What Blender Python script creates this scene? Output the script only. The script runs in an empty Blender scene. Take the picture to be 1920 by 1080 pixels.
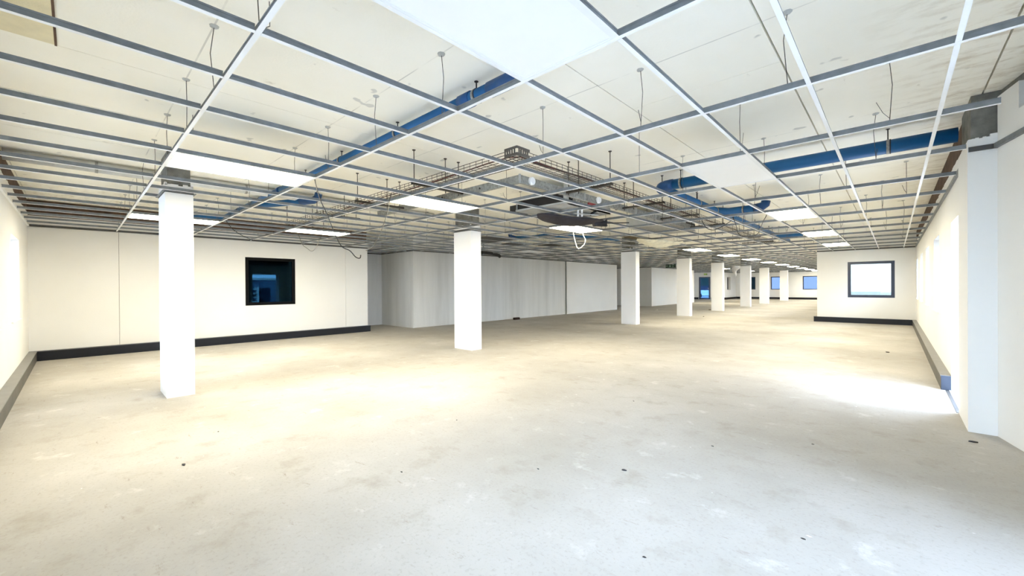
import bpy, bmesh, math, random
from mathutils import Vector, Matrix
S = bpy.context.scene
COL = S.collection
rnd = random.Random(7)

# ------------------------------------------------------------------ camera, sky, exposure
cam = bpy.data.cameras.new('camera'); cam_o = bpy.data.objects.new('camera', cam); COL.objects.link(cam_o)
cam.sensor_width = 36.0; cam.lens = 765.7 / 1920 * 36.0; cam.clip_start = .05; cam.clip_end = 400
_r = Vector((0.73029671, 0.68309996, -0.00641539)); _u = Vector((0.00220479, 0.00703422, 0.99997283)); _d = Vector((-0.68312653, 0.73029101, -0.00363097))
M = Matrix((_r, _u, -_d)).transposed().to_4x4(); M.translation = (0, 0, 1.335)
cam_o.matrix_world = M
S.camera = cam_o
SKY = 9.0
LED = 17.0
w = bpy.data.worlds.new('sky'); S.world = w; w.use_nodes = True
bg = w.node_tree.nodes['Background']; bg.inputs[0].default_value = (.60, .74, 1.0, 1); bg.inputs[1].default_value = SKY
S.view_settings.view_transform = 'Standard'; S.view_settings.look = 'None'
S.view_settings.gamma = 1; S.view_settings.use_curve_mapping = False
S.view_settings.exposure = 1.57
S.cycles.max_bounces = 10; S.cycles.diffuse_bounces = 7; S.cycles.glossy_bounces = 4; S.cycles.transparent_max_bounces = 12
S.cycles.sample_clamp_indirect = 6.0

# ------------------------------------------------------------------ materials
def newmat(name):
    m = bpy.data.materials.new(name); m.use_nodes = True
    nt = m.node_tree; b = nt.nodes['Principled BSDF']
    return m, nt, b
def coord(nt, scale=(1, 1, 1), src='Position'):
    g = nt.nodes.new('ShaderNodeNewGeometry'); mp = nt.nodes.new('ShaderNodeMapping')
    mp.inputs['Scale'].default_value = scale
    nt.links.new(g.outputs[src], mp.inputs[0]); return mp.outputs[0]
def noise(nt, vec, scale, detail=4, rough=.55):
    n = nt.nodes.new('ShaderNodeTexNoise'); n.inputs['Scale'].default_value = scale
    n.inputs['Detail'].default_value = detail; n.inputs['Roughness'].default_value = rough
    nt.links.new(vec, n.inputs['Vector']); return n.outputs['Fac']
def ramp(nt, fac, stops):
    r = nt.nodes.new('ShaderNodeValToRGB'); e = r.color_ramp.elements
    while len(e) < len(stops): e.new(.5)
    for k, (p, c) in enumerate(stops):
        e[k].position = p; e[k].color = (*c, 1) if not isinstance(c, float) else (c, c, c, 1)
    nt.links.new(fac, r.inputs[0]); return r.outputs[0]
def mixc(nt, fac, a, b, mode='MIX'):
    m = nt.nodes.new('ShaderNodeMix'); m.data_type = 'RGBA'; m.blend_type = mode
    for sock, v in ((m.inputs[0], fac), (m.inputs[6], a), (m.inputs[7], b)):
        if hasattr(v, 'links') or hasattr(v, 'is_linked'): nt.links.new(v, sock)
        elif isinstance(v, (int, float)): sock.default_value = v
        else: sock.default_value = (*v, 1)
    return m.outputs[2]
def bump(nt, b, h, strength=.2, dist=.01):
    n = nt.nodes.new('ShaderNodeBump'); n.inputs['Strength'].default_value = strength; n.inputs['Distance'].default_value = dist
    nt.links.new(h, n.inputs['Height']); nt.links.new(n.outputs[0], b.inputs['Normal'])
def simple(name, c, rough=.6, metal=0., var=0., scale=6., spec=.5, bmp=0.):
    m, nt, b = newmat(name)
    b.inputs['Roughness'].default_value = rough; b.inputs['Metallic'].default_value = metal
    b.inputs['Specular IOR Level'].default_value = spec
    v = coord(nt); f = noise(nt, v, scale)
    lo = tuple(x * (1 - var) for x in c); hi = tuple(min(1, x * (1 + var)) for x in c)
    nt.links.new(ramp(nt, f, [(.3, lo), (.7, hi)]), b.inputs['Base Color'])
    if bmp: bump(nt, b, noise(nt, v, scale * 12), bmp)
    return m
def emissive(name, c, s):
    m, nt, b = newmat(name)
    b.inputs['Base Color'].default_value = (.8, .8, .8, 1)
    b.inputs['Emission Color'].default_value = (*c, 1); b.inputs['Emission Strength'].default_value = s
    return m
def glass(name, tint, refl=1.0):
    m = bpy.data.materials.new(name); m.use_nodes = True; nt = m.node_tree
    for n in list(nt.nodes): nt.nodes.remove(n)
    o = nt.nodes.new('ShaderNodeOutputMaterial'); t = nt.nodes.new('ShaderNodeBsdfTransparent'); g = nt.nodes.new('ShaderNodeBsdfGlossy')
    f = nt.nodes.new('ShaderNodeFresnel'); f.inputs[0].default_value = 1.5; mx = nt.nodes.new('ShaderNodeMixShader')
    t.inputs[0].default_value = (*tint, 1); g.inputs['Roughness'].default_value = .0; g.inputs['Color'].default_value = (*refl, 1) if isinstance(refl, tuple) else (refl, refl, refl, 1)
    nt.links.new(f.outputs[0], mx.inputs[0]); nt.links.new(t.outputs[0], mx.inputs[1]); nt.links.new(g.outputs[0], mx.inputs[2])
    nt.links.new(mx.outputs[0], o.inputs[0]); return m

def floor_mat():
    m, nt, b = newmat('screed'); v = coord(nt)
    big = noise(nt, v, .55, 5, .6); mid = noise(nt, v, 3.2, 6, .65); fine = noise(nt, v, 46, 5, .7)
    c = ramp(nt, big, [(.3, (.335, .312, .27)), (.5, (.395, .372, .33)), (.7, (.46, .437, .395))])
    c = mixc(nt, ramp(nt, mid, [(.55, 0.), (.74, .5)]), c, (.26, .225, .17))
    c = mixc(nt, ramp(nt, mid, [(.26, .6), (.40, 0.)]), c, (.60, .585, .545))
    c = mixc(nt, ramp(nt, fine, [(.53, 0.), (.70, .36)]), c, (.22, .20, .16))
    vs = coord(nt, (1, 3.2, 1)); sc = noise(nt, vs, 4.2, 8, .78)
    c = mixc(nt, ramp(nt, sc, [(.60, 0.), (.70, .7)]), c, (.22, .18, .13))
    sp = noise(nt, coord(nt, (1, 1.9, 1)), 11, 5, .6)
    c = mixc(nt, ramp(nt, sp, [(.745, 0.), (.765, .9)]), c, (.10, .085, .07))
    c = mixc(nt, ramp(nt, sp, [(.255, .8), (.28, 0.)]), c, (.85, .85, .84))
    nt.links.new(c, b.inputs['Base Color']); b.inputs['Roughness'].default_value = .85; b.inputs['Specular IOR Level'].default_value = .25
    bump(nt, b, mid, .25, .01); return m
def soffit_mat():
    m, nt, b = newmat('painted_soffit'); v = coord(nt)
    big = noise(nt, v, 1.1, 4); c = ramp(nt, big, [(.3, (.89, .865, .77)), (.7, (.93, .91, .83))])
    sp = noise(nt, coord(nt, (1, 1, .2)), 5.5, 2, .4)
    c = mixc(nt, ramp(nt, sp, [(.73, 0.), (.76, .55)]), c, (.42, .42, .40))
    st = noise(nt, coord(nt, (3.5, 1, .2)), 3.1, 6, .7)
    c = mixc(nt, ramp(nt, st, [(.66, 0.), (.80, .6)]), c, (.42, .36, .27))
    # chalk setting-out lines every 1.2 m under the runners
    g = nt.nodes.new('ShaderNodeNewGeometry'); s = nt.nodes.new('ShaderNodeSeparateXYZ'); nt.links.new(g.outputs['Position'], s.inputs[0])
    def mth(op, a, bb=None):
        n = nt.nodes.new('ShaderNodeMath'); n.operation = op
        for k, x in enumerate((a, bb)):
            if x is None: continue
            if isinstance(x, (int, float)): n.inputs[k].default_value = x
            else: nt.links.new(x, n.inputs[k])
        return n.outputs[0]
    fr = mth('FRACT', mth('DIVIDE', mth('SUBTRACT', s.outputs[1], .62 - .6), 1.2))
    ln = mth('LESS_THAN', mth('ABSOLUTE', mth('SUBTRACT', fr, .5)), .0045)
    ln = mth('MULTIPLY', ln, ramp(nt, noise(nt, v, 2.3, 3), [(.38, 0.), (.55, .5)]))
    c = mixc(nt, ln, c, (.40, .39, .36))
    # grime washed out along the outer wall heads
    ed = mth('ADD', ramp(nt, mth('DIVIDE', mth('ADD', s.outputs[0], .2), .8), [(0., 0.), (1., 1.)]), ramp(nt, mth('DIVIDE', mth('SUBTRACT', -9.2, s.outputs[0]), 2.5), [(0., 0.), (1., 1.)]))
    gr = mth('MULTIPLY', ed, ramp(nt, noise(nt, coord(nt, (1.3, 3.2, .2)), 3.1, 7, .7), [(.48, 0.), (.70, .7)]))
    c = mixc(nt, gr, c, (.44, .36, .25))
    nt.links.new(c, b.inputs['Base Color']); b.inputs['Roughness'].default_value = .9; b.inputs['Specular IOR Level'].default_value = .2
    bump(nt, b, noise(nt, v, 60), .12); return m
def streak_mat():
    m, nt, b = newmat('bare_plasterboard')
    v = coord(nt, (1, 1, .10)); a = noise(nt, v, 1.7, 5, .62)
    c = ramp(nt, a, [(.34, (.56, .56, .54)), (.5, (.64, .64, .62)), (.66, (.70, .70, .68))])
    c = mixc(nt, ramp(nt, noise(nt, coord(nt), 40, 3), [(.55, 0.), (.75, .25)]), c, (.42, .42, .40))
    nt.links.new(c, b.inputs['Base Color']); b.inputs['Roughness'].default_value = .8; b.inputs['Specular IOR Level'].default_value = .3; return m
def white_mat(name, c=(.80, .795, .77), rough=.7):
    m, nt, b = newmat(name); v = coord(nt)
    cc = ramp(nt, noise(nt, v, 1.3, 4), [(.3, tuple(x * .965 for x in c)), (.7, c)])
    cc = mixc(nt, ramp(nt, noise(nt, v, 9, 5, .7), [(.66, 0.), (.8, .3)]), cc, (.6, .58, .53))
    nt.links.new(cc, b.inputs['Base Color']); b.inputs['Roughness'].default_value = rough; b.inputs['Specular IOR Level'].default_value = .3
    bump(nt, b, noise(nt, v, 45, 3), .06); return m

MF = floor_mat(); MS = soffit_mat(); MSTR = streak_mat(); MW = white_mat('white_plaster')
MPART = white_mat('partition_paint', (.76, .75, .715), .6)
MCOL = white_mat('column_paint', (.90, .90, .895), .5)
MBRN = simple('brown_masonry', (.085, .05, .033), .95, var=.45, scale=5, bmp=.4)
MCON = simple('raw_concrete', (.17, .17, .155), .9, var=.35, scale=9, bmp=.4)
MGALV = simple('galvanised_web', (.21, .225, .235), .5, .4, var=.15, scale=14)
MFLG = simple('white_flange', (.82, .83, .83), .5, var=.03)
MGS = simple('spangled_galvanised_steel', (.30, .30, .275), .5, .4, var=.35, scale=30)
MDT = simple('dark_trim', (.06, .06, .058), .5, var=.1)
MTR = simple('charcoal_trunking', (.006, .007, .010), .42, var=.15, spec=.3)
MTRG = simple('lit_grey_trunking', (.085, .08, .07), .5, var=.25, scale=3, spec=.4)  # lighter copy of the dark trunking, grazing reflection put into the colour
MBLUE = simple('blue_pvc', (.002, .092, .25), .45, var=.12, scale=3)
MDBLUE = simple('blue_pvc_socket_shade', (.002, .055, .19), .45, var=.12, scale=3)  # darker blue carries the unlit side of couplings and elbows
MBLK = simple('black_rubber', (.012, .012, .014), .6, var=.2)
MWIRE = simple('dark_wire', (.10, .095, .085), .5, .5, var=.1)
MBASK = simple('zinc_basket_wire', (.075, .066, .055), .5, .6, var=.1)
MRED = simple('red_cable_sheath', (.13, .018, .016), .5, var=.1)
MWPL = simple('white_plastic', (.85, .85, .84), .4, var=.03)
MGREY = simple('grey_sheet_metal', (.45, .46, .45), .5, .3, var=.1)
MFILM = simple('cream_polythene', (.78, .74, .58), .45, var=.15, scale=9)
MSHEET = simple('black_lining_sheet', (.018, .015, .021), .8, var=.35, scale=12, bmp=.3)
MFRB = simple('navy_window_frame', (.010, .018, .045), .35, var=.1)
MFRK = simple('black_window_frame', (.001, .0014, .002), .5, var=.1, spec=.1)
MNAVY = simple('unlit_room_shade', (.010, .020, .030), .8, var=.2)  # near-black walls hold the darkness of an unlit room in their colour
MGND = simple('pale_paving', (.40, .41, .42), .9, var=.12, scale=2)
MLEAF = simple('hedge_green', (.02, .045, .03), .9, var=.5, scale=8)
MBRICK = simple('dark_brick', (.03, .015, .010), .9, var=.3, scale=20)
MSIGN = simple('dark_green_sign', (.006, .03, .014), .4, var=.1)
MSIGNL = simple('pale_green_print', (.35, .50, .38), .5, var=.05)
MBRT = simple('brown_stained_board', (.075, .055, .02), .9, var=.4, scale=5)
MPATCH = simple('bare_board', (.72, .65, .45), .9, var=.10, scale=5, bmp=.2)
MTIN = simple('insulated_pipe_wrap', (.60, .60, .57), .5, var=.12, scale=7)
MLED = emissive('led_diffuser', (1.0, .91, .69), LED)
MLEDOFF = simple('unlit_diffuser', (.86, .87, .87), .35, var=.01)
GCLR = glass('clear_glass', (.93, .975, .985)); GCYAN = glass('cyan_tinted_glass', (.31, .33, .30), .5); GTINT = glass('tinted_glass', (.15, .175, .21), .3); GDRK = glass('dark_glass', (.25, .4, .5), (.09, .26, .36))

# ------------------------------------------------------------------ mesh helpers
class MB:
    def __init__(s): s.v = []; s.f = []; s.mi = []
    def box(s, x0, x1, y0, y1, z0, z1, mi=0):
        n = len(s.v)
        s.v += [(x0, y0, z0), (x1, y0, z0), (x1, y1, z0), (x0, y1, z0), (x0, y0, z1), (x1, y0, z1), (x1, y1, z1), (x0, y1, z1)]
        for q in ((0, 3, 2, 1), (4, 5, 6, 7), (0, 1, 5, 4), (1, 2, 6, 5), (2, 3, 7, 6), (3, 0, 4, 7)):
            s.f.append(tuple(n + i for i in q)); s.mi.append(mi)
        return s
    def prism(s, pts, z0, z1, mi=0):
        n = len(s.v); k = len(pts)
        s.v += [(x, y, z0) for x, y in pts] + [(x, y, z1) for x, y in pts]
        s.f.append(tuple(n + i for i in reversed(range(k)))); s.mi.append(mi)
        s.f.append(tuple(n + k + i for i in range(k))); s.mi.append(mi)
        for i in range(k):
            j = (i + 1) % k; s.f.append((n + i, n + j, n + k + j, n + k + i)); s.mi.append(mi)
        return s
    def tube(s, pts, r, n=8, mi=0, caps=True):
        P = [Vector(p) for p in pts]; base = len(s.v); up = None
        for i, p in enumerate(P):
            if i == 0: t = P[1] - p
            elif i == len(P) - 1: t = p - P[i - 1]
            else: t = (P[i + 1] - p).normalized() + (p - P[i - 1]).normalized()
            t.normalize()
            if up is None:
                up = Vector((0, 0, 1)) if abs(t.z) < .9 else Vector((1, 0, 0))
            a = t.cross(up); a.normalize(); up = a.cross(t); up.normalize()
            rr = r[i] if isinstance(r, (list, tuple)) else r
            for k in range(n):
                th = 2 * math.pi * k / n
                q = p + (a * math.cos(th) + up * math.sin(th)) * rr; s.v.append(tuple(q))
        for i in range(len(P) - 1):
            for k in range(n):
                k2 = (k + 1) % n; a0 = base + i * n; b0 = a0 + n
                s.f.append((a0 + k, a0 + k2, b0 + k2, b0 + k)); s.mi.append(mi)
        if caps:
            s.f.append(tuple(base + k for k in reversed(range(n)))); s.mi.append(mi)
            e = base + (len(P) - 1) * n; s.f.append(tuple(e + k for k in range(n))); s.mi.append(mi)
        return s
    def build(s, name, mats, parent=None, smooth=False, origin=None):
        if not isinstance(mats, (list, tuple)): mats = [mats]
        if origin is None:
            if parent is not None: origin = WORLD.get(parent.name, Vector())
            else:
                xs = [p[0] for p in s.v]; ys = [p[1] for p in s.v]; zs = [p[2] for p in s.v]
                origin = Vector(((min(xs) + max(xs)) / 2, (min(ys) + max(ys)) / 2, min(zs)))
        origin = Vector(origin)
        me = bpy.data.meshes.new(name)
        me.from_pydata([tuple(Vector(p) - origin) for p in s.v], [], s.f)
        for m in mats: me.materials.append(m)
        for p, k in zip(me.polygons, s.mi): p.material_index = k; p.use_smooth = smooth
        me.update()
        bm = bmesh.new(); bm.from_mesh(me); bmesh.ops.recalc_face_normals(bm, faces=bm.faces); bm.to_mesh(me); bm.free()
        o = bpy.data.objects.new(name, me); COL.objects.link(o)
        if parent is not None:
            o.parent = parent; o.location = origin - WORLD.get(parent.name, Vector())
            WORLD[o.name] = origin.copy()
        else:
            o.location = origin; WORLD[o.name] = origin.copy()
        return o
WORLD = {}
def sub(parent): return parent
def tag(o, label=None, cat=None, group=None, kind=None):
    if label: o['label'] = label
    if cat: o['category'] = cat
    if group: o['group'] = group
    if kind: o['kind'] = kind
    return o
def thing(name, loc, label=None, cat=None, group=None, kind=None):
    o = bpy.data.objects.new(name, None); COL.objects.link(o); o.location = loc; o.empty_display_size = .1
    WORLD[o.name] = Vector(loc); return tag(o, label, cat, group, kind)
def place(name, me, parent, loc, rz=0):
    o = bpy.data.objects.new(name, me); COL.objects.link(o); o.parent = parent
    o.location = Vector(loc) - WORLD[parent.name]; o.rotation_euler = (0, 0, rz); WORLD[o.name] = Vector(loc); return o
def struct(o, label=None): o['kind'] = 'structure'; return tag(o, label)
def arc(c, r, a0, a1, n, plane='xy'):
    out = []
    for k in range(n + 1):
        t = a0 + (a1 - a0) * k / n; ca, sa = math.cos(t) * r, math.sin(t) * r
        out.append((c[0] + ca, c[1] + sa, c[2]) if plane == 'xy' else ((c[0] + ca, c[1], c[2] + sa) if plane == 'xz' else (c[0], c[1] + ca, c[2] + sa)))
    return out

G = 2.525; SLAB = 3.02; FIN = 2.68
# ------------------------------------------------------------------ floor, soffit
PLAN = [(-15.3, -1.05), (1.65, -1.05), (1.65, 18.68), (-1.86, 18.68), (-2.93, 45.3), (-15.3, 45.3)]
fl = struct(MB().prism(PLAN, -.12, 0).build('floor', MF))
ce = struct(MB().prism(PLAN, SLAB + .06, SLAB + .25).build('ceiling', MCON))
xs = [-.62 + 1.2 * k for k in range(-13, 3)]
for k in range(len(xs) - 1):
    x0, x1 = xs[k] + .006, xs[k + 1] - .006
    if k == len(xs) - 2: x1 = 1.6
    cuts = [-1.0, 3.65 if k in (12,) else 5.9, 12.4, 18.6, 25.2, 32, 39, 46.1]
    for a, b in zip(cuts[:-1], cuts[1:]):
        dz = rnd.uniform(0, .005)
        x1 = min(xs[k + 1] - .006 if k < len(xs) - 2 else 1.6, 9 if b < 18.7 else {25.2: -2.1, 32: -2.4, 39: -2.7}.get(b, -2.95))
        if x1 <= x0: continue
        b = min(b, 45.3)
        MB().box(x0, x1, a + .003, b - .003, SLAB + dz, SLAB + .061).build('soffit_plank', MS, ce)
tag(MB().box(-4.19, -2.2, -.62, -.08, SLAB - .012, SLAB + .004).build('infill_board', MPATCH, ce), 'yellowish bare infill board')
MB().box(-4.2, -2.2, -.086, -.074, SLAB - .014, SLAB + .01).build('open_joint', MBRN, ce)
struct(MB().box(-60, 60, -60, 110, -.6, -.16).build('ground', MGND), 'pale paving outside the building')

# ------------------------------------------------------------------ walls
def wall_run(mb, axis, p0, p1, a0, a1, z0, z1, openings=()):
    """axis 'x': wall plane x in p0..p1, runs along y a0..a1.  openings (a, b, z, z')"""
    def bx(s0, s1, za, zb):
        if s1 - s0 < 1e-4 or zb - za < 1e-4: return
        if axis == 'x': mb.box(p0, p1, s0, s1, za, zb)
        else: mb.box(s0, s1, p0, p1, za, zb)
    cur = a0
    for (a, b, c, d) in sorted(openings):
        bx(cur, a, z0, z1); bx(a, b, z0, c); bx(a, b, d, z1); cur = b
    bx(cur, a1, z0, z1); return mb
def ragged(mb, axis, p0, p1, a0, a1, z, amp=.03, step=.16):
    a = a0
    while a < a1 - 1e-3:
        b = min(a + step * rnd.uniform(.6, 1.5), a1); zz = z + rnd.uniform(.004, amp)
        if axis == 'x': mb.box(p0, p1, a, b, z - .001, zz)
        else: mb.box(a, b, p0, p1, z - .001, zz)
        a = b
def wall(name, axis, p0, p1, a0, a1, openings=(), mat=None, face=None, band=True, top=FIN):
    mb = wall_run(MB(), axis, p0, p1, a0, a1, 0, top, openings)
    if band: ragged(mb, axis, p0, p1, a0, a1, top)
    o = struct(mb.build(name, mat or MW))
    if band:
        i0, i1 = (p0, p1 - .008) if face == '+' else (p0 + .008, p1)
        b = MB()
        if axis == 'x': b.box(i0, i1, a0, a1, top - .05, SLAB + .08)
        else: b.box(a0, a1, i0, i1, top - .05, SLAB + .08)
        b.build('masonry_band', MBRN, o)
    return o
SZ0, SZ1 = .88, 2.11
# left wall of partition panels
wl = struct(MB().box(-12.0, -11.79, -.9, 2.88, 0, SLAB + .05).box(-12.0, -11.79, 4.04, 6.1, 0, SLAB + .05).box(-12.0, -11.79, 2.88, 4.04, 0, SZ0 + .02).box(-12., -11.79, 2.88, 4.04, SZ1, SLAB + .05).build('wall_left', MBRN), 'white demountable partition wall with dark window')
for (a, b) in ((-.6, .618), (.624, 1.818), (1.822, 5.417), (5.423, 6.1)):
    mb = MB(); op = [(2.88, 4.04, .90, SZ1)] if a < 3 < b else []
    wall_run(mb, 'x', -11.79, -11.75, a, b, 0, FIN + .04, op); mb.build('wall_panel', MPART, wl)
# back wall (behind and to the left of the camera) with its row of windows
bw = [(-10.0, -8.8, SZ0, SZ1), (-7.5 + .05, -6.25, SZ0, SZ1), (-5.0, -3.8, SZ0, SZ1), (-2.6, -1.4, SZ0, SZ1), (-.75, .35, .04, 2.1)]  # the last, tall opening is unseen, added to light the pier and near floor
wall('wall_back', 'y', -.9, -.6, -12.0, 1.3, bw, MW, '+', top=2.74)
# right wall, far stretch with windows, then door, then pier
rw = [(9.27, 10.47, SZ0, SZ1), (11.8, 13.0, SZ0, SZ1), (14.3, 15.5, SZ0, SZ1), (16.9, 18.0, SZ0, SZ1)]
wall('wall_right', 'x', .52, .82, 6.21, 18.6, [(6.21, 7.45, 0, 2.09)] + rw, MW, '-', top=2.70)
wc = MB().prism([(.485, 6.21), (.485, 5.49), (.66, 5.49), (.755, 5.09), (1.0, 4.1), (1.3, 4.1), (1.3, 6.21)], 0, 2.62)
wcn = struct(wc.build('wall_corner', MW), 'white pier with splayed side beside the doorway')
MB().prism([(.51, 6.2), (.51, 5.53), (.69, 5.53), (.785, 5.11), (1.03, 4.13), (1.3, 4.13), (1.3, 6.2)], 2.6, SLAB + .05).build('concrete_head', MCON, wcn)
pl = MB(); pl.prism([(.662, 5.50), (.735, 5.18), (.80, 5.2), (.74, 5.53)], 2.6, 2.96).prism([(.73, 5.2), (.755, 5.09), (1.0, 4.1), (1.05, 4.1), (.80, 5.2)], 2.6, 2.74)
for k in range(8): pl.box(.49 + k * .0215, .49 + (k + 1) * .0215, 5.492, 5.56, 2.60, 2.62 + rnd.uniform(.0, .03))
pl.build('plaster_patch', MW, wcn)
wn = MB(); wall_run(wn, 'x', 1.0, 1.3, -.9, 4.1, 0, SLAB + .05, [(1.0, 3.4, .05, 2.2)]); struct(wn.build('wall_near', MW))
# partition across the right half and the outer wall beyond it
wall('wall_partition', 'y', 18.4, 18.65, -2.04, .6, [(-1.18, .02, SZ0, SZ1)], MPART, '-', band=False, top=SLAB + .05)
ws = wall('wall_side', 'x', -2.04, -1.88, 18.65, 45.2, [(a, a + 1.2, SZ0, SZ1) for a in (20, 22.5, 25, 28, 31, 34, 37, 40, 42.6)], MW, band=False, top=SLAB + .05)
wall('wall_far', 'y', 44.9, 45.2, -11.8, -2.98, [(-10.98, -9.78, SZ0, SZ1), (-8.51, -7.3, SZ0, SZ1), (-6.03, -4.83, SZ0, SZ1)], MW, band=False, top=SLAB + .05)
# recess and the unpainted core wall
struct(MB().box(-13.75, -13.45, 5.8, 7.9, 0, SLAB + .05).box(-13.45, -12.0, 5.8, 6.1, 0, SLAB + .05).build('wall_recess', MSTR), 'grey unpainted back of the recess')
wr = struct(MB().box(-13.45, -11.45, 7.52, 16.0, 0, SLAB + .05).build('wall_core', MSTR), 'unpainted streaky plasterboard wall')
MB().box(-11.45, -11.43, 15.97, 16.04, 0, 2.52).build('joint_batten', simple('green_grey_batten', (.20, .22, .19), .8, var=.1), wr)
struct(MB().box(-13.9, -11.43, 16.0, 20.9, 0, SLAB + .05).build('wall_inner', MW), 'white plastered end of the core wall')
struct(MB().box(-14.5, -14.2, 20.9, 25.5, 0, SLAB + .05).box(-14.2, -13.9, 20.6, 20.9, 0, SLAB + .05).build('wall_alcove', MSTR))
struct(MB().box(-14.2, -11.47, 25.5, 33.2, 0, SLAB + .05).build('wall_block', MW), 'pale wall block beyond the alcove')
struct(wall_run(wall_run(MB(), 'y', 41.0, 41.3, -15.2, -11.5, 0, SLAB + .05, [(-13.70, -12.68, 0, 2.13)]), 'x', -11.8, -11.5, 41.3, 45.2, 0, SLAB + .05, [(42.05, 43.1, SZ0, SZ1)]).build('wall_door', MW), 'end wall with the dark blue glazed door')
struct(MB().box(-15.2, -14.9, 33.0, 41.3, 0, SLAB + .05).build('wall_lobby', MW))
# dark store behind the dark window
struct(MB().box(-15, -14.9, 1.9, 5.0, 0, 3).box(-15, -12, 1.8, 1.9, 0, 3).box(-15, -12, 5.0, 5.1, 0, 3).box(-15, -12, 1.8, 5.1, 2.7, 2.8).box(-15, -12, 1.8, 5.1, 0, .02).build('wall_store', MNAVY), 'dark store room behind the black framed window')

# ------------------------------------------------------------------ windows and doors
def window(n, axis, p, a0, a1, z0, z1, fm, gm, out, label=None, sill=True, reveal=.3, fw=.06, inner=None):
    """p: plane of frame, out=+1/-1 outward direction, reveal faces inward"""
    t = .05; o = thing('window_%d' % n, ((p, (a0 + a1) / 2, z0) if axis == 'x' else ((a0 + a1) / 2, p, z0)), label, kind='structure')
    f = MB(); g = MB(); q0, q1 = sorted((p, p + out * t)); m = (q0 + q1) / 2
    def bx(mb, s0, s1, za, zb, d0, d1):
        if axis == 'x': mb.box(d0, d1, s0, s1, za, zb)
        else: mb.box(s0, s1, d0, d1, za, zb)
    bx(f, a0, a1, z0, z0 + fw, q0, q1); bx(f, a0, a1, z1 - fw, z1, q0, q1); bx(f, a0, a0 + fw, z0 + fw, z1 - fw, q0, q1); bx(f, a1 - fw, a1, z0 + fw, z1 - fw, q0, q1)
    f.build('frame', fm, o); bx(g, a0 + fw * .9, a1 - fw * .9, z0 + fw * .9, z1 - fw * .9, m - .006, m + .006); g.build('pane', gm, o)
    bead = MB(); b = fw; c = .015; r0, r1 = sorted((p - out * .006, p + out * .01))
    for (s0, s1, za, zb) in ((a0 + b, a1 - b, z0 + b, z0 + b + c), (a0 + b, a1 - b, z1 - b - c, z1 - b), (a0 + b, a0 + b + c, z0 + b, z1 - b), (a1 - b - c, a1 - b, z0 + b, z1 - b)):
        bx(bead, s0, s1, za, zb, r0, r1)
    bead.build('glazing_bead', fm, o)
    if sill and inner is not None:
        s = MB(); d0, d1 = sorted((p, inner - out * .02)); bx(s, a0 - .0, a1 + .0, z0 - .005, z0 + .012, d0, d1); s.build('sill', MWPL, o)
    return o
window(1, 'x', -11.765, 2.88, 4.04, .90, SZ1, MFRK, GDRK, -1, 'black framed square window with dark glass in the left wall', sill=False)
def skew(o):   # the outer wall beyond the partition runs slightly askew
    A = math.atan(1.06 / 26.25); p = Vector((-2.04, 18.65, 0)); q = o.location - p
    o.location = p + Vector((q.x * math.cos(A) - q.y * math.sin(A), q.x * math.sin(A) + q.y * math.cos(A), q.z)); o.rotation_euler = (0, 0, A)
skew(ws)
k = 2
for (a, b, c, d) in bw: window(k, 'y', -.82, a, b, c, d, MFRB, GCLR, -1, inner=-.6); k += 1
for (a, b, c, d) in rw: window(k, 'x', .74, a, b, c, d, MFRB, GCLR, 1, inner=.52); k += 1
window(k, 'y', 18.405, -1.18, .02, SZ0, SZ1, MFRB, GCYAN, 1, 'navy framed bright window in the right partition', sill=False, fw=.075); k += 1
for a in (20, 22.5, 25, 28, 31, 34, 37, 40, 42.6): 
    wo = window(k, 'x', -1.95, a, a + 1.2, SZ0, SZ1, MFRB, GCLR, 1, sill=False); skew(wo); k += 1
for a, b in ((-10.98, -9.78), (-8.51, -7.3), (-6.03, -4.83)): window(k, 'y', 44.98, a, b, SZ0, SZ1, MFRB, GTINT, 1, inner=44.9); k += 1
window(k, 'x', -11.7, 42.05, 43.1, SZ0, SZ1, MFRB, GTINT, -1, sill=False); k += 1
window(k, 'x', 1.2, 1.0, 3.4, .05, 2.2, MFRB, glass('pale_glass', (.97, .99, 1.0)), 1, sill=False); k += 1
d1 = thing('door_1', (.6, 6.83, 0), 'bright open doorway in the right wall', kind='structure')
MB().box(.50, .9, 6.22, 7.44, -.02, .006).build('threshold', simple('pale_threshold', (.7, .74, .78), .5, var=.04), d1)
MB().box(.74, .82, 6.215, 6.26, 0, 2.085).box(.74, .82, 7.40, 7.445, 0, 2.085).box(.74, .82, 6.26, 7.40, 2.04, 2.085).build('door_frame', MWPL, d1)
MB().box(.47, .505, 6.22, 7.44, 0, .004).build('threshold_strip', MDT, d1)
d2 = thing('door_2', (-13.19, 41.0, 0), 'dark blue glazed door in the far end wall', kind='structure')
MB().box(-13.70, -13.56, 40.98, 41.06, 0, 2.13).box(-12.82, -12.68, 40.98, 41.06, 0, 2.13).box(-13.56, -12.82, 40.98, 41.06, 2.02, 2.13).box(-13.56, -12.82, 40.98, 41.06, 0, .12).build('door_leaf', MFRB, d2)
MB().box(-13.56, -12.82, 41.01, 41.025, .12, 2.02).build('pane', glass('door_glass', (.20, .29, .38), .3), d2)
MB().box(-12.86, -12.835, 40.93, 40.98, .95, 1.1).build('door_handle', MGS, d2)

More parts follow.
